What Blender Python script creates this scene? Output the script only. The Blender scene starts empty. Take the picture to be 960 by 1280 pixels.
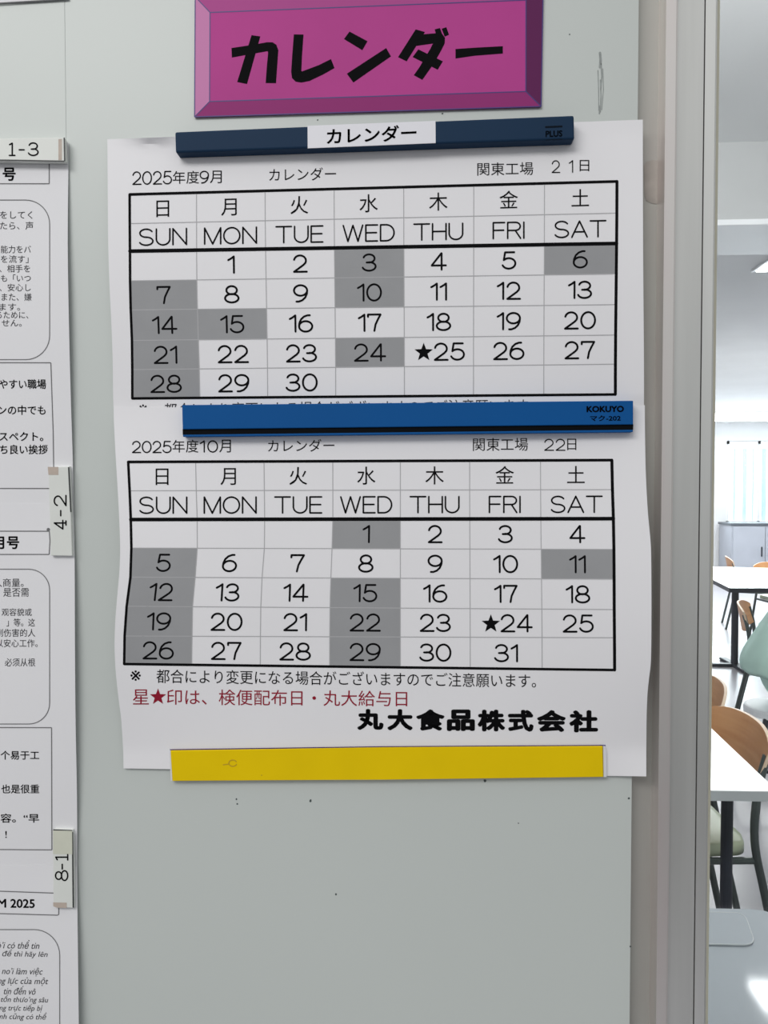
import bpy, bmesh, math, random
from mathutils import Vector, Matrix
random.seed(7)
PI = math.pi
SC = bpy.context.scene
COL = SC.collection

# ------------------------------------------------------------------ camera
FPX = 940.0                                   # focal length in pixels of a 960 x 1280 frame
CAM = Vector((0.0, -0.428, 1.45))
YAW, PITCH = math.radians(3.0), math.radians(1.55)
FW = Vector((-math.sin(YAW) * math.cos(PITCH), math.cos(YAW) * math.cos(PITCH), -math.sin(PITCH)))
RT = Vector((math.cos(YAW), math.sin(YAW), 0.0))
UP = RT.cross(FW)
cam_data = bpy.data.cameras.new('camera')
cam_data.sensor_fit = 'VERTICAL'
cam_data.sensor_height = 24.0
cam_data.lens = 24.0 * FPX / 1280.0
cam_data.clip_start = 0.02
cam = bpy.data.objects.new('camera', cam_data)
COL.objects.link(cam)
cam.matrix_world = Matrix(((RT.x, UP.x, -FW.x, CAM.x), (RT.y, UP.y, -FW.y, CAM.y), (RT.z, UP.z, -FW.z, CAM.z), (0, 0, 0, 1)))
SC.camera = cam

# ------------------------------------------------------------------ world, lights, exposure
SC.view_settings.view_transform = 'Standard'
SC.view_settings.look = 'None'
SC.view_settings.gamma = 1.0
SC.view_settings.use_curve_mapping = False
SC.view_settings.exposure = 0.0
world = bpy.data.worlds.new('world')
SC.world = world
world.use_nodes = True
wn = world.node_tree
wtc, wsep, wramp = wn.nodes.new('ShaderNodeTexCoord'), wn.nodes.new('ShaderNodeSeparateXYZ'), wn.nodes.new('ShaderNodeValToRGB')
wmap = wn.nodes.new('ShaderNodeMapRange')
wmap.inputs['From Min'].default_value, wmap.inputs['From Max'].default_value = -1.0, 1.0
wn.links.new(wtc.outputs['Generated'], wsep.inputs[0])
wn.links.new(wsep.outputs['Z'], wmap.inputs['Value'])
wn.links.new(wmap.outputs['Result'], wramp.inputs['Fac'])
for e_, (p_, v_) in zip([wramp.color_ramp.elements[0], wramp.color_ramp.elements[1]] + [wramp.color_ramp.elements.new(x) for x in (0.5, 0.6)], ((0.30, 0.10), (0.85, 0.38), (0.50, 0.52), (0.62, 0.62))):
    e_.position, e_.color = p_, (v_ * 0.965, v_ * 0.985, v_, 1)
wn.links.new(wramp.outputs['Color'], wn.nodes['Background'].inputs[0])
wn.nodes['Background'].inputs[1].default_value = 0.78


def area(name, loc, rot, sx, sy, power, color=(1, 1, 1)):
    l = bpy.data.lights.new(name, 'AREA')
    l.shape = 'RECTANGLE'
    l.size, l.size_y, l.energy, l.color = sx, sy, power, color
    o = bpy.data.objects.new(name, l)
    COL.objects.link(o)
    o.location, o.rotation_euler = loc, rot
    return o


# corridor lamps over and behind the photographer, canteen lamps plus an added beam fill, daylight through the canteen window
area('corridor_lamp', (-0.75, -1.25, 2.50), (math.radians(38), 0, math.radians(-14)), 1.3, 0.5, 15.0, (1.0, 0.985, 0.97))
area('beam_fill_light', (0.7, 0.45, 2.25), (math.radians(62), 0, math.radians(-12)), 1.2, 0.3, 26.0)  # unseen fill, added and tilted to brighten the ceiling beam
area('canteen_lamp_middle', (2.8, 6.2, 2.55), (0, 0, 0), 2.4, 0.9, 100.0)
area('canteen_lamp_far', (4.2, 9.6, 2.55), (0, 0, 0), 3.0, 0.9, 110.0)
area('window_daylight', (5.2, 11.80, 1.75), (math.radians(-90), 0, 0), 2.6, 1.2, 110.0, (0.86, 0.95, 1.0))


# ------------------------------------------------------------------ helpers
def S(r, g, b):
    f = lambda c: (c / 255.0 / 12.92) if c <= 10 else ((c / 255.0 + 0.055) / 1.055) ** 2.4
    return (f(r), f(g), f(b), 1.0)


def mat(name, col, rough=0.6, metal=0.0, spec=0.5, var=0.04, scale=6.0, stretch=(1, 1, 1), bump=0.0, emit=None, col2=None):
    m = bpy.data.materials.new(name)
    m.use_nodes = True
    nt = m.node_tree
    b = nt.nodes['Principled BSDF']
    b.inputs['Roughness'].default_value = rough
    b.inputs['Metallic'].default_value = metal
    b.inputs['Specular IOR Level'].default_value = spec
    tc = nt.nodes.new('ShaderNodeTexCoord')
    mp = nt.nodes.new('ShaderNodeMapping')
    mp.inputs['Scale'].default_value = stretch
    nz = nt.nodes.new('ShaderNodeTexNoise')
    nz.inputs['Scale'].default_value = scale
    nz.inputs['Detail'].default_value = 4
    rp = nt.nodes.new('ShaderNodeValToRGB')
    c2 = col2 or tuple(min(1, c * (1 + var)) for c in col[:3]) + (1,)
    c1 = tuple(c * (1 - var) for c in col[:3]) + (1,) if not col2 else col
    rp.color_ramp.elements[0].color, rp.color_ramp.elements[1].color = c1, c2
    rp.color_ramp.elements[0].position, rp.color_ramp.elements[1].position = 0.3, 0.7
    nt.links.new(tc.outputs['Object'], mp.inputs['Vector'])
    nt.links.new(mp.outputs['Vector'], nz.inputs['Vector'])
    nt.links.new(nz.outputs['Fac'], rp.inputs['Fac'])
    nt.links.new(rp.outputs['Color'], b.inputs['Base Color'])
    if bump:
        bp = nt.nodes.new('ShaderNodeBump')
        bp.inputs['Strength'].default_value = bump
        bp.inputs['Distance'].default_value = 0.002
        nt.links.new(nz.outputs['Fac'], bp.inputs['Height'])
        nt.links.new(bp.outputs['Normal'], b.inputs['Normal'])
    if emit:
        b.inputs['Emission Color'].default_value = emit[0]
        b.inputs['Emission Strength'].default_value = emit[1]
    return m


M = {}
M['panel'] = mat('painted_steel_panel', (0.60, 0.64, 0.615, 1), 0.42, var=0.02, scale=3.0)
M['scuff'] = mat('scuff', S(150, 156, 154), 0.7, var=0.2, scale=300)
M['speck'] = mat('speck', S(70, 80, 80), 0.7)
M['paper'] = mat('copier_paper', (0.865, 0.86, 0.88, 1), 0.75, spec=0.25, var=0.012, scale=9)
M['paper_b'] = mat('notice_paper', (0.81, 0.81, 0.83, 1), 0.75, spec=0.25, var=0.012, scale=9)
M['ink'] = mat('black_ink', S(12, 12, 14), 0.8, spec=0.08)
M['ink_soft'] = mat('soft_black_ink', S(58, 58, 62), 0.8, spec=0.08)
M['ink_line'] = mat('thin_rule_ink', S(118, 118, 120), 0.8, spec=0.08)
M['ink_cell'] = mat('thin_cell_rule_ink', S(182, 182, 184), 0.8, spec=0.08)
M['ink_grey'] = mat('grey_toner', S(160, 161, 163), 0.8, spec=0.08, var=0.03, scale=40)
M['ink_red'] = mat('dark_red_ink', S(150, 32, 52), 0.8, spec=0.08)
M['navy'] = mat('navy_magnet', S(18, 48, 76), 0.6, spec=0.18, var=0.06)
M['navy_ink'] = mat('navy_imprint', S(6, 18, 30), 0.7, spec=0.1)
M['blue'] = mat('blue_magnet', S(8, 84, 150), 0.6, spec=0.15, var=0.05)
M['blue_ink'] = mat('blue_imprint', S(6, 14, 30), 0.7, spec=0.1)
M['groove'] = mat('black_groove', S(6, 9, 14), 0.7, spec=0.1)
M['yellow'] = mat('yellow_magnet', S(238, 204, 0), 0.6, spec=0.15, var=0.03, scale=30)
M['yellow_mark'] = mat('worn_mark', S(196, 160, 20), 0.6)
M['white_edge'] = mat('white_sleeve', S(225, 226, 230), 0.4)
M['label'] = mat('label_tape', S(232, 232, 238), 0.5, var=0.01)
M['label_old'] = mat('old_label_tape', S(226, 229, 224), 0.5, var=0.02, scale=60)
M['label_green'] = mat('aged_label_tape', S(214, 216, 200), 0.5, var=0.04, scale=80)
M['tan'] = mat('tan_tape', S(190, 176, 164), 0.6, var=0.08, scale=200)
M['black_edge'] = mat('black_magnet_edge', S(40, 42, 44), 0.5)
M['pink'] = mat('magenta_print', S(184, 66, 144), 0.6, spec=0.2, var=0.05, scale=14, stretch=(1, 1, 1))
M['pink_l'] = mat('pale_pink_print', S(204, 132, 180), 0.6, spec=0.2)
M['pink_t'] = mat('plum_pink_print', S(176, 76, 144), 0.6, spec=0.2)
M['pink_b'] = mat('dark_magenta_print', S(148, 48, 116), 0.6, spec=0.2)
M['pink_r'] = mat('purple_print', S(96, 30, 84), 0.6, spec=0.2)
M['outline'] = mat('navy_outline_print', S(60, 44, 120), 0.5)
M['alu'] = mat('satin_aluminium', (0.72, 0.725, 0.70, 1), 0.34, metal=0.75, var=0.05, scale=9, stretch=(14, 14, 0.6))
M['alu_dirty'] = mat('stained_aluminium', (0.48, 0.485, 0.45, 1), 0.55, metal=0.4, scale=7, stretch=(9, 9, 1.6), col2=(0.46, 0.435, 0.41, 1))
M['residue'] = mat('tape_residue', (0.47, 0.43, 0.39, 1), 0.7, var=0.2, scale=50)
M['alu_sash'] = mat('bright_aluminium', (0.86, 0.865, 0.835, 1), 0.3, metal=0.85, var=0.03, scale=9, stretch=(14, 14, 0.6))
M['alu_ridge'] = mat('stained_ridge_aluminium', (0.80, 0.78, 0.75, 1), 0.34, metal=0.75, scale=8, stretch=(9, 9, 1.4), col2=(0.80, 0.73, 0.71, 1))
M['gasket'] = mat('yellowed_gasket', (0.62, 0.60, 0.48, 1), 0.5, var=0.04)
M['dark_gap'] = mat('dark_gap', S(60, 62, 62), 0.7)
M['floor'] = mat('vinyl_floor', (0.42, 0.41, 0.44, 1), 0.28, var=0.06, scale=3)
M['ceiling'] = mat('ceiling_board', (0.82, 0.83, 0.84, 1), 0.8, var=0.03, scale=3)
M['beam'] = mat('beam_paint', (0.52, 0.525, 0.53, 1), 0.7, var=0.03, scale=3)
M['wall'] = mat('canteen_wall', (0.76, 0.76, 0.77, 1), 0.7, var=0.02)
M['white_paint'] = mat('white_paint', (0.85, 0.86, 0.88, 1), 0.4)
M['tube_lit'] = mat('lit_tube', (1, 1, 1, 1), 0.5, emit=((1, 1, 0.98, 1), 3.0))
M['panel_lit'] = mat('lit_panel', (1, 1, 1, 1), 0.5, emit=((0.97, 0.98, 1, 1), 22.0))
M['daylit'] = mat('daylit_frosted_pane', (0.9, 0.95, 1, 1), 0.5, emit=((0.86, 0.97, 1.0, 1), 1.0))
M['blind'] = mat('pale_blue_blind', (0.60, 0.80, 0.92, 1), 0.6, emit=None)
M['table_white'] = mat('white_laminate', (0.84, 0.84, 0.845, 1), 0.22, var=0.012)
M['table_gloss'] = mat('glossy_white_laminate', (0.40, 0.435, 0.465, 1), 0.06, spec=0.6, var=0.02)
M['table_edge'] = mat('grey_table_edging', S(178, 182, 184), 0.4)
M['dark_metal'] = mat('dark_metal', S(38, 42, 52), 0.4)
M['tube'] = mat('grey_green_tube', S(84, 92, 90), 0.35, metal=0.4)
M['wood'] = mat('orange_plywood', S(212, 146, 92), 0.4, scale=5, stretch=(1, 1, 9), col2=S(228, 168, 116))
M['wood_edge'] = mat('pale_plywood_edge', S(238, 212, 184), 0.5)
M['olive'] = mat('olive_vinyl', S(206, 214, 184), 0.35, var=0.08, scale=8)
M['mint'] = mat('mint_cloth', S(206, 238, 226), 0.85, var=0.08, scale=7)
M['skin'] = mat('skin', S(222, 178, 152), 0.55)
M['lip'] = mat('lip', S(178, 110, 104), 0.5)
M['hair'] = mat('dark_hair', S(36, 30, 28), 0.6, var=0.2, scale=60)
M['steel'] = mat('grey_steel_cabinet', S(176, 180, 190), 0.4, var=0.04)
M['steel_top'] = mat('dark_worktop', S(92, 98, 106), 0.4)
M['box_white'] = mat('white_box', (0.9, 0.92, 0.95, 1), 0.5)

g = bpy.data.materials.new('window_glass')
g.use_nodes = True
nt = g.node_tree
nt.nodes.clear()
o_ = nt.nodes.new('ShaderNodeOutputMaterial')
mx = nt.nodes.new('ShaderNodeMixShader')
tr = nt.nodes.new('ShaderNodeBsdfTransparent')
gl = nt.nodes.new('ShaderNodeBsdfGlossy')
fr = nt.nodes.new('ShaderNodeFresnel')
nzg = nt.nodes.new('ShaderNodeTexNoise')
tr.inputs[0].default_value = (0.97, 0.985, 0.98, 1)
gl.inputs['Roughness'].default_value = 0.03
fr.inputs[0].default_value = 1.45
nt.links.new(fr.outputs[0], mx.inputs[0])
nt.links.new(tr.outputs[0], mx.inputs[1])
nt.links.new(gl.outputs[0], mx.inputs[2])
nt.links.new(mx.outputs[0], o_.inputs[0])
M['glass'] = g


def tag(o, label=None, cat=None, group=None, kind=None):
    if label: o['label'] = label
    if cat: o['category'] = cat
    if group: o['group'] = group
    if kind: o['kind'] = kind
    return o


def mesh_obj(name, verts, faces, mats, parent=None, fmat=None, smooth=False):
    me = bpy.data.meshes.new(name)
    me.from_pydata([tuple(v) for v in verts], [], faces)
    for m in (mats if isinstance(mats, (list, tuple)) else [mats]):
        me.materials.append(m)
    if fmat:
        for p, i in zip(me.polygons, fmat): p.material_index = i
    if smooth:
        for p in me.polygons: p.use_smooth = True
    me.update()
    o = bpy.data.objects.new(name, me)
    COL.objects.link(o)
    if parent:
        o.parent = parent
        o.matrix_parent_inverse = Matrix.Translation(-parent.location) if parent.rotation_euler.z == 0 else parent.matrix_basis.inverted()
    return o


def bm_obj(name, bm, mats, parent=None, smooth=False):
    me = bpy.data.meshes.new(name)
    bmesh.ops.recalc_face_normals(bm, faces=bm.faces)
    bm.to_mesh(me)
    bm.free()
    for m in (mats if isinstance(mats, (list, tuple)) else [mats]):
        me.materials.append(m)
    if smooth:
        for p in me.polygons: p.use_smooth = True
    o = bpy.data.objects.new(name, me)
    COL.objects.link(o)
    if parent: o.parent = parent
    return o


def empty(name, loc=(0, 0, 0), rz=0.0):
    o = bpy.data.objects.new(name, None)
    o.empty_display_size = 0.05
    COL.objects.link(o)
    o.location = loc
    o.rotation_euler = (0, 0, rz)
    return o


def add_box(bm, lo, hi, bevel=0.0):
    r = bmesh.ops.create_cube(bm, size=1.0)
    vs = r['verts']
    lo, hi = Vector(lo), Vector(hi)
    for v in vs:
        v.co = Vector([(lo[i] + hi[i]) / 2 + v.co[i] * (hi[i] - lo[i]) for i in range(3)])
    if bevel:
        es = list({e for v in vs for e in v.link_edges})
        bmesh.ops.bevel(bm, geom=es, offset=bevel, segments=2, profile=0.5, affect='EDGES')


def add_tube(bm, pts, r, seg=10):
    pts = [Vector(p) for p in pts]
    rings = []
    for i, p in enumerate(pts):
        d = (pts[min(i + 1, len(pts) - 1)] - pts[max(i - 1, 0)]).normalized()
        a = Vector((0, 0, 1)) if abs(d.z) < 0.9 else Vector((1, 0, 0))
        u = d.cross(a).normalized()
        w = d.cross(u).normalized()
        rr = r[i] if isinstance(r, (list, tuple)) else r
        rings.append([bm.verts.new(p + rr * (math.cos(2 * PI * k / seg) * u + math.sin(2 * PI * k / seg) * w)) for k in range(seg)])
    for a, b in zip(rings, rings[1:]):
        for k in range(seg):
            bm.faces.new((a[k], a[(k + 1) % seg], b[(k + 1) % seg], b[k]))
    bm.faces.new(rings[0][::-1])
    bm.faces.new(rings[-1])


def rounded(pts, n=6):
    """Round a poly-line through control points (Catmull-Rom)."""
    P_ = [Vector(p) for p in pts]
    out = []
    for i in range(len(P_) - 1):
        a, b, c, d = P_[max(i - 1, 0)], P_[i], P_[i + 1], P_[min(i + 2, len(P_) - 1)]
        for k in range(n):
            t = k / n
            out.append(0.5 * ((2 * b) + (c - a) * t + (2 * a - 5 * b + 4 * c - d) * t * t + (3 * b - a - 3 * c + d) * t ** 3))
    out.append(P_[-1])
    return out


def add_prism(bm, poly, z0, z1, bevel=0.0):
    a = [bm.verts.new((p[0], p[1], z0)) for p in poly]
    b = [bm.verts.new((p[0], p[1], z1)) for p in poly]
    n = len(poly)
    bm.faces.new(a[::-1])
    top = bm.faces.new(b)
    for i in range(n):
        bm.faces.new((a[i], a[(i + 1) % n], b[(i + 1) % n], b[i]))
    if bevel:
        bmesh.ops.bevel(bm, geom=list(top.edges), offset=bevel, segments=2, profile=0.5, affect='EDGES')


def ray(px, py):
    return FW + RT * ((px - 480.0) / FPX) - UP * ((py - 640.0) / FPX)


def wallpt(px, py, h=0.0):
    """Point seen at (px, py) on the plane h metres in front of the wall."""
    d = ray(px, py)
    return CAM + d * ((-h - CAM.y) / d.y)


def at_z(px, py, z):
    d = ray(px, py)
    return CAM + d * ((z - CAM.z) / d.z)


def at_y(px, py, y):
    d = ray(px, py)
    return CAM + d * ((y - CAM.y) / d.y)


# ---------------- printing: glyphs and rules measured on the photograph and laid on a surface
_gl = {}


def glyphs(s, bold=0.0):
    k = (s, bold)
    if k not in _gl:
        cu = bpy.data.curves.new('lettering', 'FONT')
        cu.body, cu.size = s, 1.0
        cu.resolution_u = 3
        o = bpy.data.objects.new('lettering', cu)
        COL.objects.link(o)
        dg = bpy.context.evaluated_depsgraph_get()
        me = bpy.data.meshes.new_from_object(o.evaluated_get(dg), depsgraph=dg)
        vs, fs = [(v.co.x, v.co.y) for v in me.vertices], [tuple(p.vertices) for p in me.polygons]
        if bold > 0:                                             # heavier weight: the outline swept round a small circle
            n, v0, f0 = len(vs), vs, fs
            vs, fs = [], []
            for q in range(8):
                a = q * PI / 4
                fs = fs + [tuple(i + len(vs) for i in f) for f in f0]
                vs = vs + [(x + bold * math.cos(a), y + bold * math.sin(a)) for x, y in v0]
        _gl[k] = (vs, fs)
        bpy.data.objects.remove(o)
        bpy.data.curves.remove(cu)
        bpy.data.meshes.remove(me)
    return _gl[k]


def arc(cx, cy, rx, ry, a0, a1, n=14):
    return [(cx + rx * math.cos(math.radians(a0 + (a1 - a0) * i / n)), cy + ry * math.sin(math.radians(a0 + (a1 - a0) * i / n))) for i in range(n + 1)]


# a wide round single-stroke hand for the calendar: (width, strokes) in a unit-high box
SF = {
    '0': (0.84, [arc(.42, .5, .42, .5, 0, 360, 26)]),
    '1': (0.36, [[(0, .78), (.18, .88), (.34, 1.0), (.34, 0)]]),
    '2': (0.80, [arc(.39, .68, .36, .32, 170, -25, 14) + [(.60, .42), (.02, .0), (.80, 0)]]),
    '3': (0.80, [arc(.39, .75, .34, .25, 165, -90, 14), arc(.39, .26, .40, .26, 90, -165, 16), [(.24, .505), (.40, .505)]]),
    '4': (0.86, [[(.86, .26), (0, .26), (.58, 1), (.60, 1), (.60, 0)]]),
    '5': (0.80, [[(.72, 1), (.16, 1), (.09, .53)] + arc(.39, .32, .40, .32, 140, -160, 18)]),
    '6': (0.80, [arc(.40, .32, .40, .32, 0, 360, 24), [(.0, .32), (.02, .52), (.12, .75), (.3, .92), (.52, 1.0), (.66, 1.0)]]),
    '7': (0.76, [[(0, .86), (0, 1), (.76, 1), (.60, .70), (.45, .38), (.38, 0)]]),
    '8': (0.82, [arc(.41, .75, .32, .25, 0, 360, 22), arc(.41, .26, .41, .26, 0, 360, 24)]),
    '9': (0.80, [arc(.40, .68, .40, .32, 0, 360, 24), [(.80, .68), (.78, .48), (.68, .25), (.5, .08), (.28, 0), (.14, 0)]]),
    '-': (0.40, [[(0, .45), (.40, .45)]]),
    'S': (0.90, [arc(.45, .75, .40, .25, 25, 270, 16) + arc(.45, .25, .43, .25, 90, -160, 16)]),
    'U': (0.86, [[(0, 1), (0, .38)] + arc(.43, .38, .43, .38, 180, 360, 16) + [(.86, 1)]]),
    'N': (0.86, [[(0, 0), (0, 1), (.86, 0), (.86, 1)]]),
    'M': (1.02, [[(0, 0), (0, 1), (.51, .0), (1.02, 1), (1.02, 0)]]),
    'O': (1.02, [arc(.51, .5, .51, .5, 0, 360, 28)]),
    'T': (0.98, [[(0, 1), (.98, 1)], [(.49, 1), (.49, 0)]]),
    'E': (0.74, [[(.74, 1), (0, 1), (0, 0), (.74, 0)], [(0, .52), (.68, .52)]]),
    'W': (1.24, [[(0, 1), (.30, 0), (.62, 1), (.94, 0), (1.24, 1)]]),
    'D': (0.86, [[(0, 0), (0, 1), (.36, 1)] + arc(.36, .5, .50, .5, 90, -90, 16) + [(0, 0)]]),
    'H': (0.86, [[(0, 0), (0, 1)], [(.86, 0), (.86, 1)], [(0, .52), (.86, .52)]]),
    'F': (0.72, [[(.72, 1), (0, 1), (0, 0)], [(0, .52), (.66, .52)]]),
    'R': (0.82, [[(0, 0), (0, 1), (.5, 1)] + arc(.5, .75, .30, .25, 90, -90, 12) + [(0, .5)], [(.48, .5), (.82, 0)]]),
    'I': (0.02, [[(.01, 0), (.01, 1)]]),
    'A': (0.98, [[(0, 0), (.49, 1), (.98, 0)], [(.17, .33), (.81, .33)]]),
}
SERIF = {
    '1': (0.46, [[(.02, .86), (.24, .98), (.24, 0)], [(0, 0), (.46, 0)]]),
    '4': (0.66, [[(.66, .27), (0, .27), (.46, 1), (.46, 0)], [(.30, 0), (.62, 0)]]),
    '2': (0.56, SF['2'][1]), '3': (0.6, SF['3'][1]), '8': (0.6, SF['8'][1]), '-': SF['-'],
}


class Ink:
    """Collects flat printed shapes in frame pixels and lays them on a surface."""

    def __init__(self): self.v, self.f, self.z, self.k = [], [], [], 0

    def tri(self, vs, fs):
        n = len(self.v)
        self.v += vs
        self.k = (self.k + 1) % 6
        self.z += [self.k * 4e-6] * len(vs)
        self.f += [tuple(i + n for i in f) for f in fs]

    def poly(self, pts): self.tri(list(pts), [tuple(range(len(pts)))])

    def fit(self, s, x0, y0, x1, y1, dy=0.0, bold=0.0, shear=0.0):
        vs, fs = glyphs(s, bold)
        ax, bx = min(p[0] for p in vs), max(p[0] for p in vs)
        ay, by = min(p[1] for p in vs), max(p[1] for p in vs)
        out = []
        for x, y in vs:
            u, w = (x - ax) / (bx - ax), (y - ay) / (by - ay)
            out.append((x0 + u * (x1 - x0) + shear * (w - .5) * (y1 - y0), y1 + w * (y0 - y1) + dy * u))
        self.tri(out, fs)

    def em(self, s, cx, cy, em, slope=0.0, bold=0.0):
        vs, fs = glyphs(s, bold)
        self.tri([(cx + (x - .5) * em, cy - (y - .36) * em + slope * (x - .5) * em) for x, y in vs], fs)

    def stroke(self, pts, w, caps=True, step=None):
        if step:
            q = []
            for a, b in zip(pts, pts[1:]):
                n = max(1, int(math.hypot(b[0] - a[0], b[1] - a[1]) / step))
                q += [(a[0] + (b[0] - a[0]) * i / n, a[1] + (b[1] - a[1]) * i / n) for i in range(n)]
            pts = q + [pts[-1]]
        for a, b in zip(pts, pts[1:]):
            dx, dy = b[0] - a[0], b[1] - a[1]
            l = math.hypot(dx, dy)
            if l < 1e-6: continue
            nx, ny = -dy / l * w / 2, dx / l * w / 2
            self.poly([(a[0] + nx, a[1] + ny), (b[0] + nx, b[1] + ny), (b[0] - nx, b[1] - ny), (a[0] - nx, a[1] - ny)])
        if caps:
            for p in pts:
                self.poly([(p[0] + w / 2 * math.cos(k * PI / 4), p[1] + w / 2 * math.sin(k * PI / 4)) for k in range(8)])

    def run(self, s, o, ex, ey, w, gap=0.22, font=SF, width=None):
        """Single-stroke string; o = lower left, ex / ey = vectors of one glyph height along / up; centred if width is None."""
        tot = sum(font[c][0] for c in s) + gap * (len(s) - 1)
        x = -tot / 2 if width is None else 0.0
        k = 1.0 if width is None else width / tot
        for c in s:
            for st in font[c][1]:
                self.stroke([(o[0] + (x + p[0]) * k * ex[0] + p[1] * ey[0], o[1] + (x + p[0]) * k * ex[1] + p[1] * ey[1]) for p in st], w)
            x += font[c][0] + gap

    def star(self, cx, cy, r):
        c = [(cx, cy)]
        for k in range(10):
            a = -PI / 2 + k * PI / 5
            rr = r if k % 2 == 0 else r * 0.42
            c.append((cx + rr * math.cos(a), cy + rr * math.sin(a)))
        self.tri(c, [(0, 1 + k, 1 + (k + 1) % 10) for k in range(10)])

    def build(self, name, m, parent, h, off=0.00012):
        vs = [wallpt(x, y, (h(x, y) if callable(h) else h) + off + z) for (x, y), z in zip(self.v, self.z)]
        o = mesh_obj(name, vs, self.f, m, parent)
        return o


def pw(tab, x):
    """Smooth interpolation through a table of (x, value)."""
    if x <= tab[0][0]: return tab[0][1]
    if x >= tab[-1][0]: return tab[-1][1]
    for i in range(len(tab) - 1):
        (xa, a), (xb, b) = tab[i], tab[i + 1]
        if x <= xb:
            sl = lambda j: 0.0 if j <= 0 or j >= len(tab) - 1 else (tab[j + 1][1] - tab[j - 1][1]) / (tab[j + 1][0] - tab[j - 1][0])
            t, d = (x - xa) / (xb - xa), xb - xa
            return (2 * t ** 3 - 3 * t * t + 1) * a + (t ** 3 - 2 * t * t + t) * d * sl(i) + (-2 * t ** 3 + 3 * t * t) * b + (t ** 3 - t * t) * d * sl(i + 1)


def sheet(name, left, right, top, bottom, h, m, parent=None, nx=50, ny=60):
    """A hanging sheet of paper whose edges are left(y), right(y), top(s), bottom(s) and whose distance from the wall is h."""
    vs, fs = [], []
    for j in range(ny + 1):
        for i in range(nx + 1):
            s, t = i / nx, j / ny
            y = top(s) + (bottom(s) - top(s)) * t
            x = left(y) + (right(y) - left(y)) * s
            vs.append(wallpt(x, y, h(x, y)))
    for j in range(ny):
        for i in range(nx):
            a = j * (nx + 1) + i
            fs.append((a, a + nx + 1, a + nx + 2, a + 1))
    o = mesh_obj(name, vs, fs, m, parent, smooth=True)
    sm = o.modifiers.new('thickness', 'SOLIDIFY')
    sm.thickness, sm.offset = 0.00012, -1.0
    es = o.modifiers.new('rim', 'EDGE_SPLIT')
    es.split_angle = math.radians(40)
    return o


def slab(name, quad, front, back, m, parent=None, bevel=0.0, seg=2):
    """A flat bar: its front face is seen at the four pixels of quad (from the top left, clockwise), it reaches back to the sheet behind."""
    bm = bmesh.new()
    f = [wallpt(x, y, front) for x, y in quad]
    a = [bm.verts.new(p) for p in f]
    b = [bm.verts.new((p.x, -back, p.z)) for p in f]
    n = len(quad)
    top = bm.faces.new(a)
    bm.faces.new(b[::-1])
    sides = [bm.faces.new((a[i], b[i], b[(i + 1) % n], a[(i + 1) % n])) for i in range(n)]
    if bevel:
        es = list(top.edges) + [e for e in bm.edges if len({v in a for v in e.verts}) == 2]
        bmesh.ops.bevel(bm, geom=es, offset=bevel, segments=seg, profile=0.5, affect='EDGES')
    return bm_obj(name, bm, m, parent)


# ------------------------------------------------------------------ the setting
EDGE_X = wallpt(793, 640).x                       # where the steel panel ends
X = lambda px, h=0.0: wallpt(px, 640, h).x
HEAD, SILL, WIN_R = 2.15, 0.62, 1.45
STILE_R = X(902, 0.0)

bm = bmesh.new()
seam = wallpt(88, 640).x
add_box(bm, (-1.6, 0, 0), (seam, 0.045, 2.62), 0.00025)
add_box(bm, (seam, 0, 0), (EDGE_X, 0.045, 2.62), 0.00025)
add_box(bm, (EDGE_X + 0.006, 0.0, 0), (WIN_R + 0.03, 0.045, SILL - 0.05))
add_box(bm, (EDGE_X + 0.006, 0.0, HEAD + 0.05), (WIN_R + 0.03, 0.045, 2.62))
add_box(bm, (WIN_R + 0.03, 0.0, 0), (9.0, 0.045, 2.62))
add_box(bm, (-1.6, 0.044, 0), (EDGE_X, 0.06, 2.62))
wall = tag(bm_obj('wall_front', bm, M['panel']), kind='structure')
# scuffs and specks on the steel panel
ik = Ink()
for dx, y0, y1, w in ((0, 66, 84, 3.0), (1.5, 80, 112, 1.6), (-2.5, 88, 138, 1.0), (3.5, 86, 137, 1.0), (0.5, 100, 140, 1.4), (-1.2, 132, 142, 1.6)):
    ik.stroke([(750 + dx, y0), (750.8 + dx, (y0 + y1) / 2), (750 + dx * .6, y1)], w)
ik.build('scuff_mark', M['scuff'], wall, 0.0, 0.0001)
ik = Ink()
for x, y, r in ((295.5, 999, 1.3), (296.5, 1005, 1.2), (388, 1001.5, 1.5), (606, 976, 1.9), (648, 1029, .8), (420, 1118, 1.4), (786, 998, 1.5), (788, 1183, 1.2), (397, 150, 1.0), (553, 142, 1.3), (712, 43, .8), (388.5, 1000, 1.0)):
    ik.poly([(x + r * random.uniform(.7, 1.2) * math.cos(k * PI / 4), y + r * random.uniform(.7, 1.2) * math.sin(k * PI / 4)) for k in range(8)])
ik.build('paint_speck', M['speck'], wall, 0.0, 0.0001)

# aluminium window frame: a drawn profile, run up the full height of the opening
win = empty('window_1', (X(850), 0.0, SILL))
tag(win, kind='structure')


def profile(name, xy, z0, z1, m, parent):
    bm = bmesh.new()
    area2 = sum(xy[i][0] * xy[(i + 1) % len(xy)][1] - xy[(i + 1) % len(xy)][0] * xy[i][1] for i in range(len(xy)))
    if area2 < 0: xy = xy[::-1]
    add_prism(bm, xy, z0, z1)
    o = bm_obj(name, bm, m, parent)
    o.matrix_parent_inverse = Matrix.Translation(-parent.location)
    return o


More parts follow.
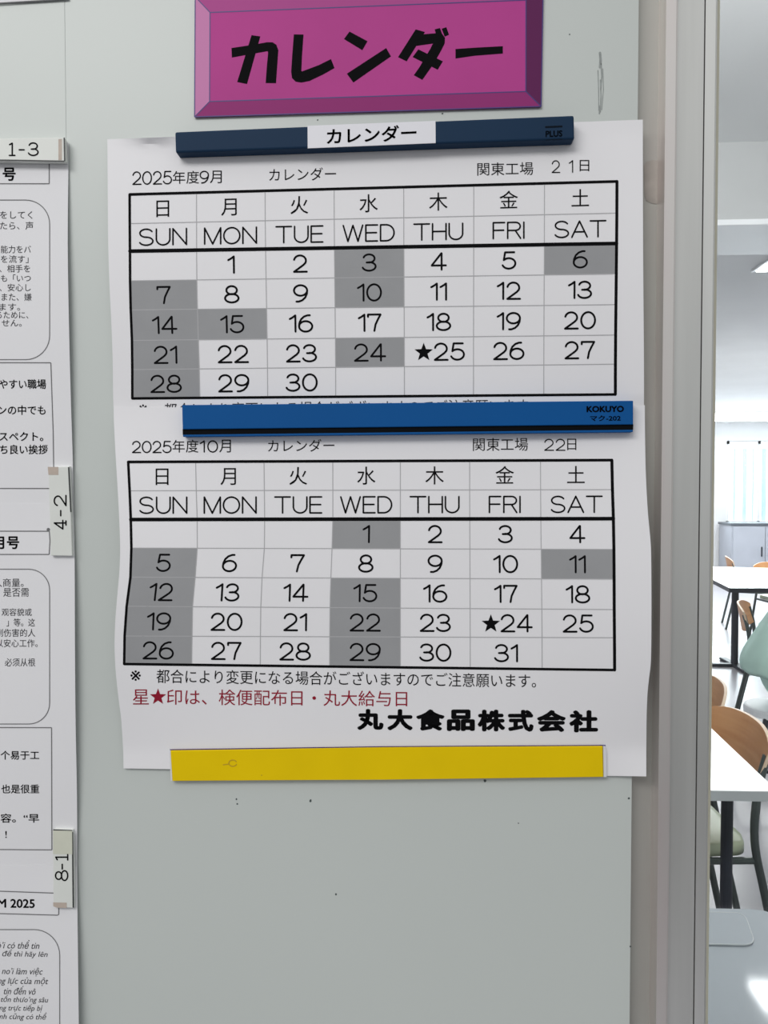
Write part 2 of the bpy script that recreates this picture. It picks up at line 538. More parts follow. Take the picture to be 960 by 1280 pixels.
Z0, Z1 = SILL - 0.05, HEAD + 0.05
jx0, jx1 = EDGE_X + 0.0006, X(826, -0.004)
profile('jamb_channel', [(jx0, 0.006), (jx1, 0.006), (jx1, 0.05), (jx0, 0.05)], Z0, Z1, M['alu_dirty'], win)
b0, b1 = X(826.5, 0.007), X(841.5, 0.007)
profile('frame_ridge', [(b0, -0.007), (b1 - 0.0011, -0.007), (b1, -0.0062), (b1, 0.05), (b0, 0.05)], Z0, Z1, M['alu_ridge'], win)
c0, c1 = b1 + 0.00005, X(873.4, 0.004)
profile('frame_face', [(c0, -0.004), (c1, -0.004), (c1, 0.05), (c0, 0.05)], Z0, Z1, M['alu'], win)
d0, d1 = c1 + 0.0007, X(890, 0.004)
profile('sash_stile', [(d0, -0.004), (d1 - 0.0011, -0.004), (d1, -0.0032), (d1, 0.018), (X(893, 0), 0.018), (X(893, 0), 0.04), (d0, 0.04)], Z0, Z1, M['alu_sash'], win)
profile('gap', [(c1, 0.0), (d0, 0.0), (d0, 0.03), (c1, 0.03)], Z0, Z1, M['dark_gap'], win)
profile('gasket', [(d1 + 0.00005, 0.0030), (X(896.4, 0), 0.0045), (X(896.4, 0), 0.0099), (d1 + 0.00005, 0.0099)], Z0, Z1, M['gasket'], win)
bm = bmesh.new()
gx = X(893, 0)
add_box(bm, (gx, -0.004, SILL - 0.05), (WIN_R, 0.04, SILL))
add_box(bm, (gx, -0.004, HEAD), (WIN_R, 0.04, HEAD + 0.05))
add_box(bm, (WIN_R, -0.004, SILL - 0.05), (WIN_R + 0.03, 0.04, HEAD + 0.05))
o = bm_obj('outer_frame', bm, M['alu'], win)
o.matrix_parent_inverse = Matrix.Translation(-win.location)
bm = bmesh.new()
add_box(bm, (gx - 0.002, 0.010, SILL), (WIN_R, 0.014, HEAD))
o = bm_obj('glass_pane', bm, M['glass'], win)
o.matrix_parent_inverse = Matrix.Translation(-win.location)
# old tape residue on the jamb
ik = Ink()
ik.poly([(805, 207), (808, 202), (816, 200), (825, 201), (825.5, 252), (821, 255), (814, 254), (808, 251), (805.5, 244)])
ik.build('tape_residue', M['residue'], win, -0.006, 0.0002).matrix_parent_inverse = Matrix.Translation(-win.location)

# canteen shell
CE, FAR = 2.60, 12.0


def struct_box(name, lo, hi, m):
    bm = bmesh.new()
    add_box(bm, lo, hi)
    return tag(bm_obj(name, bm, m), kind='structure')


struct_box('floor', (-1.6, -2.2, -0.05), (9.0, FAR + 0.2, 0.0), M['floor'])
struct_box('ceiling', (-1.6, 0.0, CE), (9.0, FAR + 0.2, CE + 0.06), M['ceiling'])
struct_box('wall_left', (-1.66, 0.06, 0), (-1.6, FAR, CE), M['wall'])
struct_box('wall_right', (9.0, 0.0, 0), (9.06, FAR, CE), M['wall'])
wl, wr = at_y(908, 600, FAR).x, 6.6
wt, wb = at_y(930, 551, FAR).z, at_y(930, 655, FAR).z
bm = bmesh.new()
add_box(bm, (-1.6, FAR, 0), (wl, FAR + 0.12, CE))
add_box(bm, (wr, FAR, 0), (9.0, FAR + 0.12, CE))
add_box(bm, (wl, FAR, 0), (wr, FAR + 0.12, wb))
add_box(bm, (wl, FAR, wt), (wr, FAR + 0.12, CE))
tag(bm_obj('wall_back', bm, M['wall']), kind='structure')
by = at_z(928, 277, 2.34).y
bm = bmesh.new()
add_box(bm, (-1.6, by, 2.345), (9.0, by + 0.30, CE))
beam = tag(bm_obj('ceiling_beam', bm, M['beam']), kind='structure')
bm = bmesh.new()
add_box(bm, (-1.6, by - 0.012, 2.325), (9.0, by + 0.312, 2.3449), 0.003)
tag(bm_obj('trim_1', bm, M['white_paint']), kind='structure')
# far window with its blind
w2 = tag(empty('window_2', ((wl + wr) / 2, FAR, wb)), kind='structure')
bm = bmesh.new()
for x0, x1, z0, z1 in ((wl, wl + .05, wb, wt), (wr - .05, wr, wb, wt), (wl, wr, wb, wb + .05), (wl, wr, wt - .05, wt), (at_y(948, 600, FAR).x, at_y(951, 600, FAR).x, wb, wt)):
    add_box(bm, (x0, FAR + 0.02, z0), (x1, FAR + 0.07, z1))
bm_obj('window_frame', bm, M['white_paint'], w2).matrix_parent_inverse = Matrix.Translation(-w2.location)
bm = bmesh.new()
add_box(bm, (wl, FAR + 0.09, wb), (wr, FAR + 0.10, wt))
bm_obj("pane", bm, M['daylit'], w2).matrix_parent_inverse = Matrix.Translation(-w2.location)
bm = bmesh.new()
for k in range(14):
    xx = wl + 0.14 + k * 0.15
    wdt = (0.035, 0.06, 0.025, 0.07)[k % 4]
    if xx + wdt < wr: add_box(bm, (xx, FAR + 0.075, wb + 0.05), (xx + wdt, FAR + 0.08, wt - 0.12))
bm_obj('vertical_blind', bm, M['blind'], w2).matrix_parent_inverse = Matrix.Translation(-w2.location)
bm = bmesh.new()
add_box(bm, (wl - 0.05, FAR - 0.06, wb - 0.04), (wr + 0.05, FAR + 0.0, wb), 0.004)
bm_obj('sill_board', bm, M['white_paint'], w2).matrix_parent_inverse = Matrix.Translation(-w2.location)

# ------------------------------------------------------------------ pink sign
sg = slab('calendar_sign', [(244, -22), (679, -30), (676.3, 133), (243.2, 146)], 0.0012, 0.0, M['pink_b'])
tag(sg, 'magenta rectangular sign with heavy black katakana and a picture-frame border', 'sign')
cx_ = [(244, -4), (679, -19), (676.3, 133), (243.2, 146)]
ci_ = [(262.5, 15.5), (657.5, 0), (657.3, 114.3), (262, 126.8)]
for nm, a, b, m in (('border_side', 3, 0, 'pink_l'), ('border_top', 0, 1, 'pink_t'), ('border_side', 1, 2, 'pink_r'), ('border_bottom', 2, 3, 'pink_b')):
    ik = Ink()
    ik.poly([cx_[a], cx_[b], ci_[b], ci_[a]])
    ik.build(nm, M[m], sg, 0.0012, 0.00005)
ik = Ink()
ik.poly(ci_)
ik.build('sign_face', M['pink'], sg, 0.0012, 0.00005)
ik = Ink()
for q in (cx_, ci_): ik.stroke(q + [q[0]], 1.3)
for a, b in zip(cx_, ci_): ik.stroke([a, b], 1.2)
ik.build('printed_outline', M['outline'], sg, 0.0012, 0.0001)
ik = Ink()
A = lambda x, y: (270 + x * 200 / 960, 20 + y * 200 / 960)
B = lambda x, y: (460 + x * 200 / 960, 20 + y * 200 / 960)


def strip(pairs):
    for (a, b), (c, d) in zip(pairs, pairs[1:]): ik.poly([a, b, d, c])


ik.poly([A(213, 115), A(266, 122), A(186, 408), A(127, 396)])
strip([(A(93, 192), A(95, 249)), (A(200, 176), A(200, 230)), (A(308, 157), A(308, 211)), (A(340, 158), A(312, 214)), (A(362, 172), A(312, 222)), (A(374, 205), A(311, 240)), (A(368, 290), A(305, 300)), (A(360, 403), A(298, 402))])
strip([(A(467, 110), A(525, 111)), (A(457, 240), A(516, 240)), (A(451, 335), A(512, 330)), (A(456, 372), A(516, 332)), (A(478, 394), A(522, 330)), (A(512, 399), A(530, 327)), (A(560, 390), A(560, 316)), (A(640, 352), A(620, 293)), (A(711, 312), A(690, 258))])
ik.poly([A(801, 93), A(909, 151), A(878, 205), A(768, 138)])
ik.poly([A(785, 346), B(109, 192), B(138, 242), A(824, 399)])
ik.poly([B(286, 80), B(342, 96), B(232, 272), B(180, 247)])
strip([(B(300, 112), B(270, 182)), (B(400, 104), B(385, 166)), (B(440, 100), B(390, 166)), (B(462, 130), B(384, 175)), (B(460, 165), B(375, 195)), (B(440, 205), B(345, 245)), (B(395, 285), B(310, 305)), (B(326, 383), B(275, 355))])
ik.poly([B(302, 200), B(449, 272), B(418, 322), B(268, 246)])
strip([(B(525, 198), B(525, 255)), (B(640, 190), B(640, 238)), (B(809, 181), B(809, 225))])
ik.poly([B(470, 67), B(486, 112), B(460, 124), B(442, 76)])
ik.poly([B(432, 72), B(452, 128), B(414, 132), B(400, 80)])
ik.build('lettering', M['ink'], sg, 0.0012, 0.00012)

# ------------------------------------------------------------------ the two calendar sheets
cl = lambda v, a=0.0, b=1.0: max(a, min(b, v))


def h1(px, py):
    v = cl((py - 165) / 340.0)
    e = ((px - 470) / 340.0)
    b = math.sin(PI * v) * (0.0015 + 0.0022 * e * e)
    c = 0.004 * math.exp(-((px - 190) / 26.0) ** 2 - ((py - 170) / 7.0) ** 2)
    r = 0.0012 * cl((px - 770) / 40.0)
    return 0.0007 + b + c + (r if py < 500 else 0.0)


def h2(px, py):
    v = cl((py - 512) / 425.0)
    e = (px - 480) / 335.0
    w = math.sin(PI * v) ** 1.3 if v > 0 else 0.0
    sk = math.sin(PI * v ** 1.25) if v > 0 else 0.0
    b = w * 0.0022 + sk * (0.0065 * max(0.0, e) ** 2 + 0.0055 * max(0.0, -e) ** 3)
    r = 0.002 * cl((px - 765) / 45.0) * cl((py - 930) / 40.0)
    return 0.0017 + b + r


L1 = lambda y: pw([(150, 133.6), (180, 134.2), (300, 135.2), (350, 136.6), (400, 139), (450, 140.8), (508, 141.8), (525, 144), (560, 150), (640, 156)], y)
R1 = lambda y: pw([(149, 803.5), (300, 803.8), (508, 805), (530, 803), (640, 796)], y)
L2 = lambda y: pw([(508, 142), (560, 144), (600, 146.4), (640, 148.6), (685, 150.2), (712, 149.4), (740, 147), (775, 144.2), (805, 143.2), (830, 144), (850, 145.6), (880, 149), (900, 151.6), (960, 154.4)], y)
R2 = lambda y: pw([(508, 806), (560, 806.5), (590, 807.2), (620, 808.6), (645, 810.2), (680, 813.4), (720, 814.2), (790, 814.2), (830, 813.4), (850, 811), (870, 809.2), (900, 808.2), (970, 807.8)], y)
sep = sheet('calendar_sheet', L1, R1, lambda s: 174 - 24.5 * s, lambda s: 640 - 4 * s, h1, M['paper'])
tag(sep, 'white calendar sheet for September whose heading ends in 21, the upper of the two', 'calendar', 'calendar sheets on the steel panel')
octo = sheet('calendar_sheet', L2, R2, lambda s: 509.5 - 3 * s, lambda s: 960.5 + 10 * s, h2, M['paper'])
tag(octo, 'white October calendar sheet with a red note and bold company name, the lower one', 'calendar', 'calendar sheets on the steel panel')


def month(parent, h, rows, cols, grey, first, ndays, star_day):
    """rows = [(left y, right y)] of the eight rules, cols = eight tables of (y, x)."""
    def node(k, j):
        yl, yr = rows[j]
        x = pw(cols[k], (yl + yr) / 2)
        xl, xr = pw(cols[0], yl), pw(cols[7], yr)
        return (x, yl + (yr - yl) * (x - xl) / (xr - xl))

    def centre(c, r):
        q = [node(c, r), node(c + 1, r), node(c + 1, r + 1), node(c, r + 1)]
        return (sum(p[0] for p in q) / 4, sum(p[1] for p in q) / 4), (q[1][1] - q[0][1] + q[2][1] - q[3][1]) / (q[1][0] - q[0][0] + q[2][0] - q[3][0]), q

    for c, r in grey:
        ik = Ink()
        q = centre(c, r + 2)[2]
        n = 5
        L = lambda a, b, t: (a[0] + (b[0] - a[0]) * t, a[1] + (b[1] - a[1]) * t)
        for i in range(n):
            for j in range(3):
                f = lambda u, w: L(L(q[0], q[1], u), L(q[3], q[2], u), w)
                ik.poly([f(i / n, j / 3), f((i + 1) / n, j / 3), f((i + 1) / n, (j + 1) / 3), f(i / n, (j + 1) / 3)])
        ik.build('shaded_day', M['ink_grey'], parent, h, 0.00008)
    ik = Ink()
    for j in range(1, 8):
        if j != 2 and j != 7: ik.stroke([node(k, j) for k in range(8)], 1.0, False, 12)
    for k in range(1, 7): ik.stroke([node(k, j) for j in range(9 - 1)], 1.0, False, 12)
    ik.build('cell_rules', M['ink_cell'], parent, h, 0.0001)
    ik = Ink()
    for k, w in ((0, 3.2), (7, 3.8)): ik.stroke([node(k, j) for j in range(8)], w, True, 12)
    for j, w in ((0, 3.4), (2, 4.6), (7, 3.2)): ik.stroke([node(k, j) for k in range(8)], w, True, 12)
    ik.build('table_border', M['ink'], parent, h, 0.00013)
    ik = Ink()
    for c, s in enumerate('日月火水木金土'):
        (x, y), sl, q = centre(c, 0)
        ik.em(s, x - 0.5, y + 0.5, 24.5, sl, -0.008)
    for c, s in enumerate(('SUN', 'MON', 'TUE', 'WED', 'THU', 'FRI', 'SAT')):
        (x, y), sl, q = centre(c, 1)
        ik.run(s, (x - 0.5, y + 10.2), (19.6, 19.6 * sl), (0, -20.0), 2.0, 0.20)
    ik.build('weekday_names', M['ink'], parent, h)
    ik = Ink()
    for d in range(1, ndays + 1):
        c, r = (first + d - 1) % 7, (first + d - 1) // 7
        (x, y), sl, q = centre(c, r + 2)
        vx = ((q[3][0] + q[2][0]) - (q[0][0] + q[1][0])) / ((q[3][1] + q[2][1]) - (q[0][1] + q[1][1]))
        sh = 13.0 if d == star_day else 0.0
        ik.run(str(d), (x + sh + 10 * vx, y + 10.4 + sh * sl), (20.6, 20.6 * sl), (-20.4 * vx, -20.4), 2.45, 0.20)
        if d == star_day: ik.star(x - 19, y + 1.0, 12.0)
    ik.build('day_numbers', M['ink'], parent, h)


month(sep, h1,
      [(243, 226.7), (279.4, 266.3), (313.9, 304.3), (351, 342.3), (387.4, 380.7), (425.6, 418.7), (462, 455.1), (498, 493)],
      [[(243, 162), (311, 162.4), (350, 162.6), (390, 163.6), (425, 165), (498, 165.4)],
       [(240, 245.6), (350, 246), (425, 248), (498, 249.8)], [(238, 331.3), (498, 334.5)], [(236, 417.6), (498, 419.6)],
       [(233, 504.6), (498, 505.5)], [(231, 592.2), (496, 591.8)], [(229, 680.6), (494, 679.7)], [(226.7, 771.2), (493, 769.2)]],
      [(3, 0), (6, 0), (0, 1), (3, 1), (0, 2), (1, 2), (0, 3), (3, 3), (0, 4)], 1, 30, 25)
month(octo, h2,
      [(577.4, 575.1), (613.4, 611.9), (649.4, 648.3), (685, 686.7), (721.4, 723.9), (757.8, 761.9), (795, 797.1), (830, 837.5)],
      [[(577, 160.2), (613, 162), (650, 163.5), (685, 164.2), (721, 163.2), (757, 158.6), (795, 155.8), (830, 155.2)],
       [(577, 244.5), (650, 246.4), (685, 246.6), (721, 244), (757, 240.8), (795, 240), (831, 239.6)],
       [(577, 330), (650, 330.8), (685, 330.4), (721, 327.6), (757, 326), (831, 325.3)],
       [(577, 415.9), (650, 416), (685, 415), (721, 413.6), (757, 412.5), (833, 412)],
       [(576, 500.4), (835, 500.4)], [(576, 587), (835, 587.8)], [(575, 675.6), (836, 677.7)],
       [(575, 764.8), (648, 766.7), (687, 767.4), (762, 767.8), (837, 768.3)]],
      [(3, 0), (0, 1), (6, 1), (0, 2), (3, 2), (0, 3), (3, 3), (0, 4), (3, 4)], 3, 31, 24)

ik = Ink()
ik.run('2025', (165.8, 230.4), (17.2, -0.28), (0, -15.4), 1.6, 0.18, SF, 48.6 / 17.2)
ik.fit('年度', 216, 213.8, 248.8, 229.8, -0.5)
ik.run('9', (250.2, 228.6), (17.2, -0.28), (0, -14.4), 1.6, 0.2, SF, 10.2 / 17.2)
ik.fit('月', 262.4, 213.2, 277.2, 229.0)
ik.build('month_heading', M['ink'], sep, h1)
ik = Ink()
ik.fit('カレンダー', 336.5, 210.5, 420, 226.5, -1.6, -0.008)
ik.build('title', M['ink'], sep, h1)
ik = Ink()
ik.fit('関東工場', 596.6, 203.4, 666.6, 219.6, -1.0, -0.01)
ik.run('21', (690, 215.6), (16, -0.2), (0, -14.6), 1.4, 1.0, SF, 26 / 16.0)
ik.fit('日', 724.6, 200.0, 736.6, 214.0, 0, -0.01)
ik.build('factory_heading', M['ink'], sep, h1)
ik = Ink()
ik.fit('※', 173, 505.5, 184.5, 518)
ik.fit('都合により変更になる場合がございますのでご注意願います', 205, 503.5, 660, 522, -5.5, -0.008)
ik.build('footnote', M['ink_soft'], sep, h1)
ik = Ink()
ik.run('2025', (165.4, 565.6), (17.2, 0.0), (0, -13.8), 1.6, 0.18, SF, 48.4 / 17.2)
ik.fit('年度', 215.6, 549.8, 248, 565.6)
ik.run('10', (250.4, 565), (17.2, 0), (0, -13.8), 1.6, 0.3, SF, 21.4 / 17.2)
ik.fit('月', 274, 549.6, 288.6, 565.6)
ik.build('month_heading', M['ink'], octo, h2)
ik = Ink()
ik.fit('カレンダー', 335, 549.6, 418, 565, -0.8, -0.008)
ik.build('title', M['ink'], octo, h2)
ik = Ink()
ik.fit('関東工場', 591.2, 547.6, 660, 563.8, -0.4, -0.01)
ik.run('22', (680.6, 562.8), (16, 0), (0, -13.6), 1.4, 0.2, SF, 25.6 / 16.0)
ik.fit('日', 709.0, 548.4, 720.4, 562.6, 0, -0.01)
ik.build('factory_heading', M['ink'], octo, h2)
ik = Ink()
ik.fit('※', 163, 838, 176, 851)
ik.fit('都合により変更になる場合がございますのでご注意願います。', 195.5, 836.2, 670, 853.8, 6.0, -0.006)
ik.build('footnote', M['ink'], octo, h2)
ik = Ink()
ik.fit('星', 166, 861.8, 186, 880.6)
ik.star(197.5, 871.2, 10.6)
ik.fit('印は、検便配布日・丸大給与日', 208.6, 861.4, 509, 881, 2.2, -0.004)
ik.build('red_note', M['ink_red'], octo, h2)
ik = Ink()
x_ = [446.4, 484, 520, 558.6, 597, 635, 671, 711.5]
for i, (c, w_) in enumerate(zip('丸大食品株式会社', (33, 32, 36, 35, 34.5, 32, 36.5, 36))):
    ik.fit(c, x_[i], 886.2 + i * .22, x_[i] + w_, 912.6 + i * .42, 0, 0.05)
ik.build('company_name', M['ink'], octo, h2)

# ------------------------------------------------------------------ magnet bars
nb = slab('magnet_bar', [(218.4, 164.5), (717.6, 143.8), (718.2, 173.8), (219.2, 190.8)], 0.0085, 0.0016, M['navy'], None, 0.0011, 3)
tag(nb, 'dark navy magnet bar with a white katakana label, along the top of the calendar', 'magnet bar', 'magnet bars holding the calendar')
lb = slab('label_strip', [(384.4, 157.2), (544.4, 151.0), (544.6, 178.6), (384.6, 185.2)], 0.0088, 0.0084, M['label'], nb)
ik = Ink()
ik.fit('カレンダー', 408.4, 160.6, 520.6, 180.6, -5.4, 0.018)
ik.build('label_text', M['ink'], lb, 0.0088)
ik = Ink()
ik.fit('PLUS', 682, 163.4, 703, 171.4, -0.7, 0.03)
ik.stroke([(681.5, 158.8), (703, 157.9)], 2.2, False)
ik.stroke([(682, 175), (703, 174.1)], 0.9, False)
ik.build('maker_imprint', M['navy_ink'], nb, 0.0085)

bb = empty('magnet_bar', wallpt(510, 540, 0.003))
tag(bb, 'bright blue magnet bar with a black stripe across the middle of the calendar', 'magnet bar', 'magnet bars holding the calendar')


def adopt(o, p):
    o.parent = p
    o.matrix_parent_inverse = Matrix.Translation(-p.location)
    return o


adopt(slab('bar_body', [(227.4, 506.2), (791.6, 500.8), (791.6, 530.6), (228.2, 536.6)], 0.0080, 0.0024, M['blue'], None, 0.0004), bb)
adopt(slab('groove_strip', [(228.2, 536.4), (791.6, 530.4), (791.4, 537.4), (228.4, 543.6)], 0.0070, 0.0024, M['groove']), bb)
adopt(slab('bar_lip', [(228.4, 543.4), (791.4, 537.2), (791.2, 540.0), (228.6, 546.0)], 0.0074, 0.0024, M['blue'], None, 0.0003), bb)
ik = Ink()
ik.fit('KOKUYO', 733.2, 507.4, 780, 515.4, -0.3, 0.045)
ik.fit('マク-202', 737.6, 519.4, 776, 526.4, -0.4, 0.022)
adopt(ik.build('maker_imprint', M['blue_ink'], None, 0.0080), bb)

yb = slab('magnet_bar', [(213.0, 938.6), (480, 934.6), (753.4, 933.0), (754.2, 971.4), (480, 974.6), (215.4, 976.4)], 0.0034, 0.0020, M['yellow'], None, 0.0003)
tag(yb, 'flat yellow magnet strip with white ends along the bottom of the calendar', 'magnet bar', 'magnet bars holding the calendar')
slab('sleeve_end', [(754.0, 932.6), (756.6, 933.2), (758.0, 941), (758.2, 971.2), (754.6, 971.4)], 0.0031, 0.0020, M['white_edge'], yb)
slab('sleeve_end', [(211.6, 937.0), (213.2, 938.6), (215.4, 976.4), (213.4, 975.8)], 0.0031, 0.0020, M['white_edge'], yb)
ik = Ink()
ik.stroke([(212, 937.2), (480, 933.4), (757, 931.8)], 1.3, False, 20)
ik.build('backing_edge', M['outline'], yb, 0.0024)
ik = Ink()
ik.stroke(arc(291, 954, 5, 4, 20, 330), 1.2)
ik.stroke([(279, 956), (286, 955)], 1.2)
ik.poly([(327 + .8 * math.cos(k), 969 + .8 * math.sin(k)) for k in range(6)])
ik.build('worn_mark', M['yellow_mark'], yb, 0.0034)

# ------------------------------------------------------------------ notice sheets at the left
def hn(y0, y1, base):
    def f(px, py):
        v = cl((py - y0) / (y1 - y0))
        e = cl((px + 150) / 240.0)
        return base + 0.0030 * e * e * math.sin(PI * v) ** 1.2
    return f


def rbox(ik, x1, y0, y1, r, w=1.1, slant=0.0):
    ik.stroke([(-240, y0 + slant)] + [(x1 - r, y0)] + arc(x1 - r, y0 + r, r, r, -90, 0, 10) + arc(x1 + slant - r, y1 - r, r, r, 0, 90, 10) + [(-240, y1 + slant)], w, False, 14)


hA, hB, hC = hn(190, 640, 0.0008), hn(632, 1085, 0.0013), hn(1085, 1530, 0.0018)
sA = sheet('notice_sheet', lambda y: -575, lambda y: pw([(180, 85.6), (300, 84.6), (400, 86), (500, 88.5), (580, 91), (660, 92.2)], y), lambda s: 178, lambda s: 640, hA, M['paper_b'], None, 40, 40)
tag(sA, 'white Japanese notice sheet with bold text, its top under the 1-3 magnet', 'notice', 'notice sheets at the left')
sB = sheet('notice_sheet', lambda y: -575, lambda y: pw([(628, 92), (700, 93.2), (800, 93.6), (900, 94.4), (1000, 96.2), (1090, 96.4)], y), lambda s: 630, lambda s: 1090, hB, M['paper_b'], None, 40, 40)
tag(sB, 'white Chinese notice sheet between the 4-2 and 8-1 magnets', 'notice', 'notice sheets at the left')
sC = sheet('notice_sheet', lambda y: -575, lambda y: pw([(1078, 96.4), (1160, 97), (1280, 98.4), (1540, 101)], y), lambda s: 1082, lambda s: 1540, hC, M['paper_b'], None, 40, 40)
tag(sC, 'white Vietnamese notice sheet below the 8-1 magnet', 'notice', 'notice sheets at the left')
sD = sheet('notice_sheet', lambda y: -575, lambda y: 86, lambda s: -440, lambda s: 30 - 31 * s, lambda x, y: 0.0010, M['paper_b'], None, 10, 10)
tag(sD, 'blank white bottom edge of a sheet above the 1-3 magnet, at the upper left corner', 'notice', 'notice sheets at the left')
ik = Ink()
ik.stroke([(-60, 7.2), (0, 3.8), (85, -1.4)], 1.4, False)
ik.build('bottom_edge', M['ink_line'], sD, 0.0010)

ik = Ink()
ik.stroke([(-240, 229.6), (61.5, 229.6), (61.5, 198)], 1.2, False, 14)
rbox(ik, 62, 250, 449.5, 30)
ik.stroke([(-240, 453), (63.5, 453.4), (66.4, 540), (67.4, 610.6), (-240, 610.4)], 1.2, False, 14)
ik.build('printed_rules', M['ink_line'], sA, hA)
ik = Ink()
ik.fit('号', 3.2, 209.4, 19.6, 226, 0, 0.026)
ik.build('bold_line', M['ink'], sA, hA)
for s, a, b, c, d in (('やすい職場', -1, 474, 57.5, 486.2), ('ンの中でも', -2, 506.6, 57, 518.6), ('スペクト。', -1, 540, 54, 551.4), ('ち良い挨拶', 0, 555.8, 59.6, 567.8)):
    ik = Ink()
    ik.fit(s, a, b, c, d, 0, 0.014)
    ik.build('bold_line', M['ink'], sA, hA)
ik = Ink()
for s, a, b, c, d in (('をしてく', 0, 264, 40.5, 273.4), ('たら、声', 0, 277, 41.5, 287), ('能力をバ', 1, 306.8, 38.6, 316.4), ('を流す」', 1, 319, 35.5, 328.6), ('、相手を', -1, 331, 37.6, 340.4), ('も「いつ', 1, 343, 38.4, 352), ('、安心し', -1, 354.6, 38.4, 364), ('また、嫌', 2, 366.4, 39.4, 376), ('ます。', -1, 379.4, 25, 388), ('るために、', -5, 389.4, 35.4, 398), ('せん。', 2, 399.6, 27, 408)):
    ik = Ink()
    ik.fit(s, a, b, c, d)
    ik.build('text_line', M['ink_soft'], sA, hA)

ik = Ink()
ik.stroke([(-240, 663.6), (61.6, 664.0), (62.4, 676), (61.4, 693), (-240, 693)], 1.2, False, 14)
rbox(ik, 62, 711.5, 905, 26)
ik.stroke([(-240, 908.8), (64.4, 909.6), (64.8, 1062.4), (-240, 1060)], 1.2, False, 14)
ik.build('printed_rules', M['ink_line'], sB, hB)
ik = Ink()
ik.fit('月号', -9, 670.4, 24, 686.4, 0, 0.026)
ik.build('bold_line', M['ink'], sB, hB)
for s, a, b, c, d in (('个易于工', 0.6, 938.4, 49, 949.6), ('也是很重', 1.4, 980.6, 49, 991.8), ('容。“早', 0.6, 1017, 49, 1028.4)):
    ik = Ink()
    ik.fit(s, a, b, c, d, 0, 0.012)
    ik.build('bold_line', M['ink'], sB, hB)
ik = Ink()
ik.fit('!', 6.6, 1038.6, 8.4, 1047.4, 0, 0.01)
ik.build('bold_line', M['ink'], sB, hB)
ik = Ink()
for s, a, b, c, d in (('人商量。', -8, 723, 29.4, 733.6), ('是否需', 4, 735.2, 36, 745.8), ('观容貌或', 2, 760.4, 39.6, 769.8), ('」等。这', 8, 773, 43.6, 783), ('到伤害的人', -5, 786, 44, 796), ('以安心工作。', -5, 799, 47, 809), ('必须从根', 6, 822.8, 44, 833)):
    ik = Ink()
    ik.fit(s, a, b, c, d)
    ik.build('text_line', M['ink_soft'], sB, hB)

ik = Ink()
ik.stroke([(-240, 1113), (0, 1114), (68, 1116.4)], 1.2, False, 14)
ik.stroke([(-240, 1140), (0, 1142), (72, 1144), (73.4, 1143), (73.6, 1128)], 1.2, False, 14)
rbox(ik, 74.6, 1162, 1500, 32, 1.1)
ik.build('printed_rules', M['ink_line'], sC, hC)
ik = Ink()
ik.fit('M 2025', -3, 1123.4, 43.4, 1134.6, 0.6, 0.022)
ik.build('bold_line', M['ink'], sC, hC)
ik = Ink()
for s, a, y, c in (('ò’i có thể tin', -3, 1180, 49.6), ('để thì hãy lên', 3, 1192, 59.6), ('no’i làm việc', 3, 1214.4, 53), ('ng lực của một', -2, 1226.6, 60), ('tin đến vô', 5, 1237.4, 45), ('tổn thưo’ng sâu', 1, 1249, 60), ('ng trực tiếp bị', 0, 1259.6, 52.4), ('nh cũng có thể', 0, 1270.4, 57.6)):
    ik = Ink()
    ik.fit(s, a, y - 5.4, c, y + 5.4, 0.8, 0.0, 0.25)
    ik.build('text_line', M['ink_soft'], sC, hC)


def small_magnet(quad, front, back, label, patches, text, o, ex, ey, width, edges):
    m = slab('label_magnet', quad, front, back, M['label_old'], None, 0.0004)
    tag(m, label, 'magnet', 'label magnets on the notice sheets')
    for nm, q, mt in patches:
        ik = Ink()
        ik.poly(q)
        ik.build(nm, M[mt], m, front, 0.00006)
    for q in edges:
        ik = Ink()
        ik.stroke(q, 1.8, False)
        ik.build('magnet_edge', M['black_edge'], m, front, 0.00005)
    ik = Ink()
    ik.run(text, o, ex, ey, 1.8, 0.36, SERIF, width)
    ik.build('label_text', M['ink'], m, front)
    return m


small_magnet([(-70, 174.6), (79.5, 171.4), (80.8, 201.4), (-70, 200.0)], 0.0050, 0.0012, 'white horizontal magnet lettered 1-3 with a black rim, topmost at the left', [('clear_tape', [(73, 174), (77.4, 173.6), (77.4, 200), (73, 200.2)], 'tan')], '1-3', (11.6, 194.2), (16, 0), (0, -15.6), 33 / 16.0,
             [[(-70, 199.4), (20, 200.4), (80, 201.6)], [(80.4, 172), (80.8, 201.6)]])
small_magnet([(60.4, 584), (86.4, 582.8), (90.2, 695), (63.4, 694.6)], 0.0044, 0.0016, 'white upright magnet lettered 4-2 at the joint of two notice sheets', [('tan_tape', [(59.6, 583.6), (73, 583.6), (73, 593.6), (60.6, 593.6)], 'tan')], '4-2', (82.4, 661.2), (0, -14.6), (-14.6, 0), 38 / 14.6,
             [[(85.8, 584), (88.6, 640)]])
small_magnet([(66, 1037.4), (90.4, 1038), (91.8, 1135.4), (66.6, 1133.4)], 0.0046, 0.0020, 'white upright magnet lettered 8-1 with aged tape, lowest at the left', [('aged_tape', [(66.2, 1038), (90.2, 1038.6), (90.4, 1068), (66.4, 1067.6)], 'label_green'), ('tan_tape', [(66.4, 1128), (83.4, 1128.4), (83.4, 1135), (71, 1134.6), (66.6, 1133)], 'tan')], '8-1', (84.6, 1100.6), (0, -15), (-15.2, 0), 32.4 / 15,
             [[(90.6, 1040), (91.6, 1134.6)], [(66.4, 1037.4), (90.2, 1038.4)]])
ik = Ink()
ik.poly([(60.4 + 2.2 * math.cos(k * PI / 5), 662 + 2.2 * math.sin(k * PI / 5)) for k in range(10)])
ik.build('ink_spot', M['ink_line'], sB, hB)

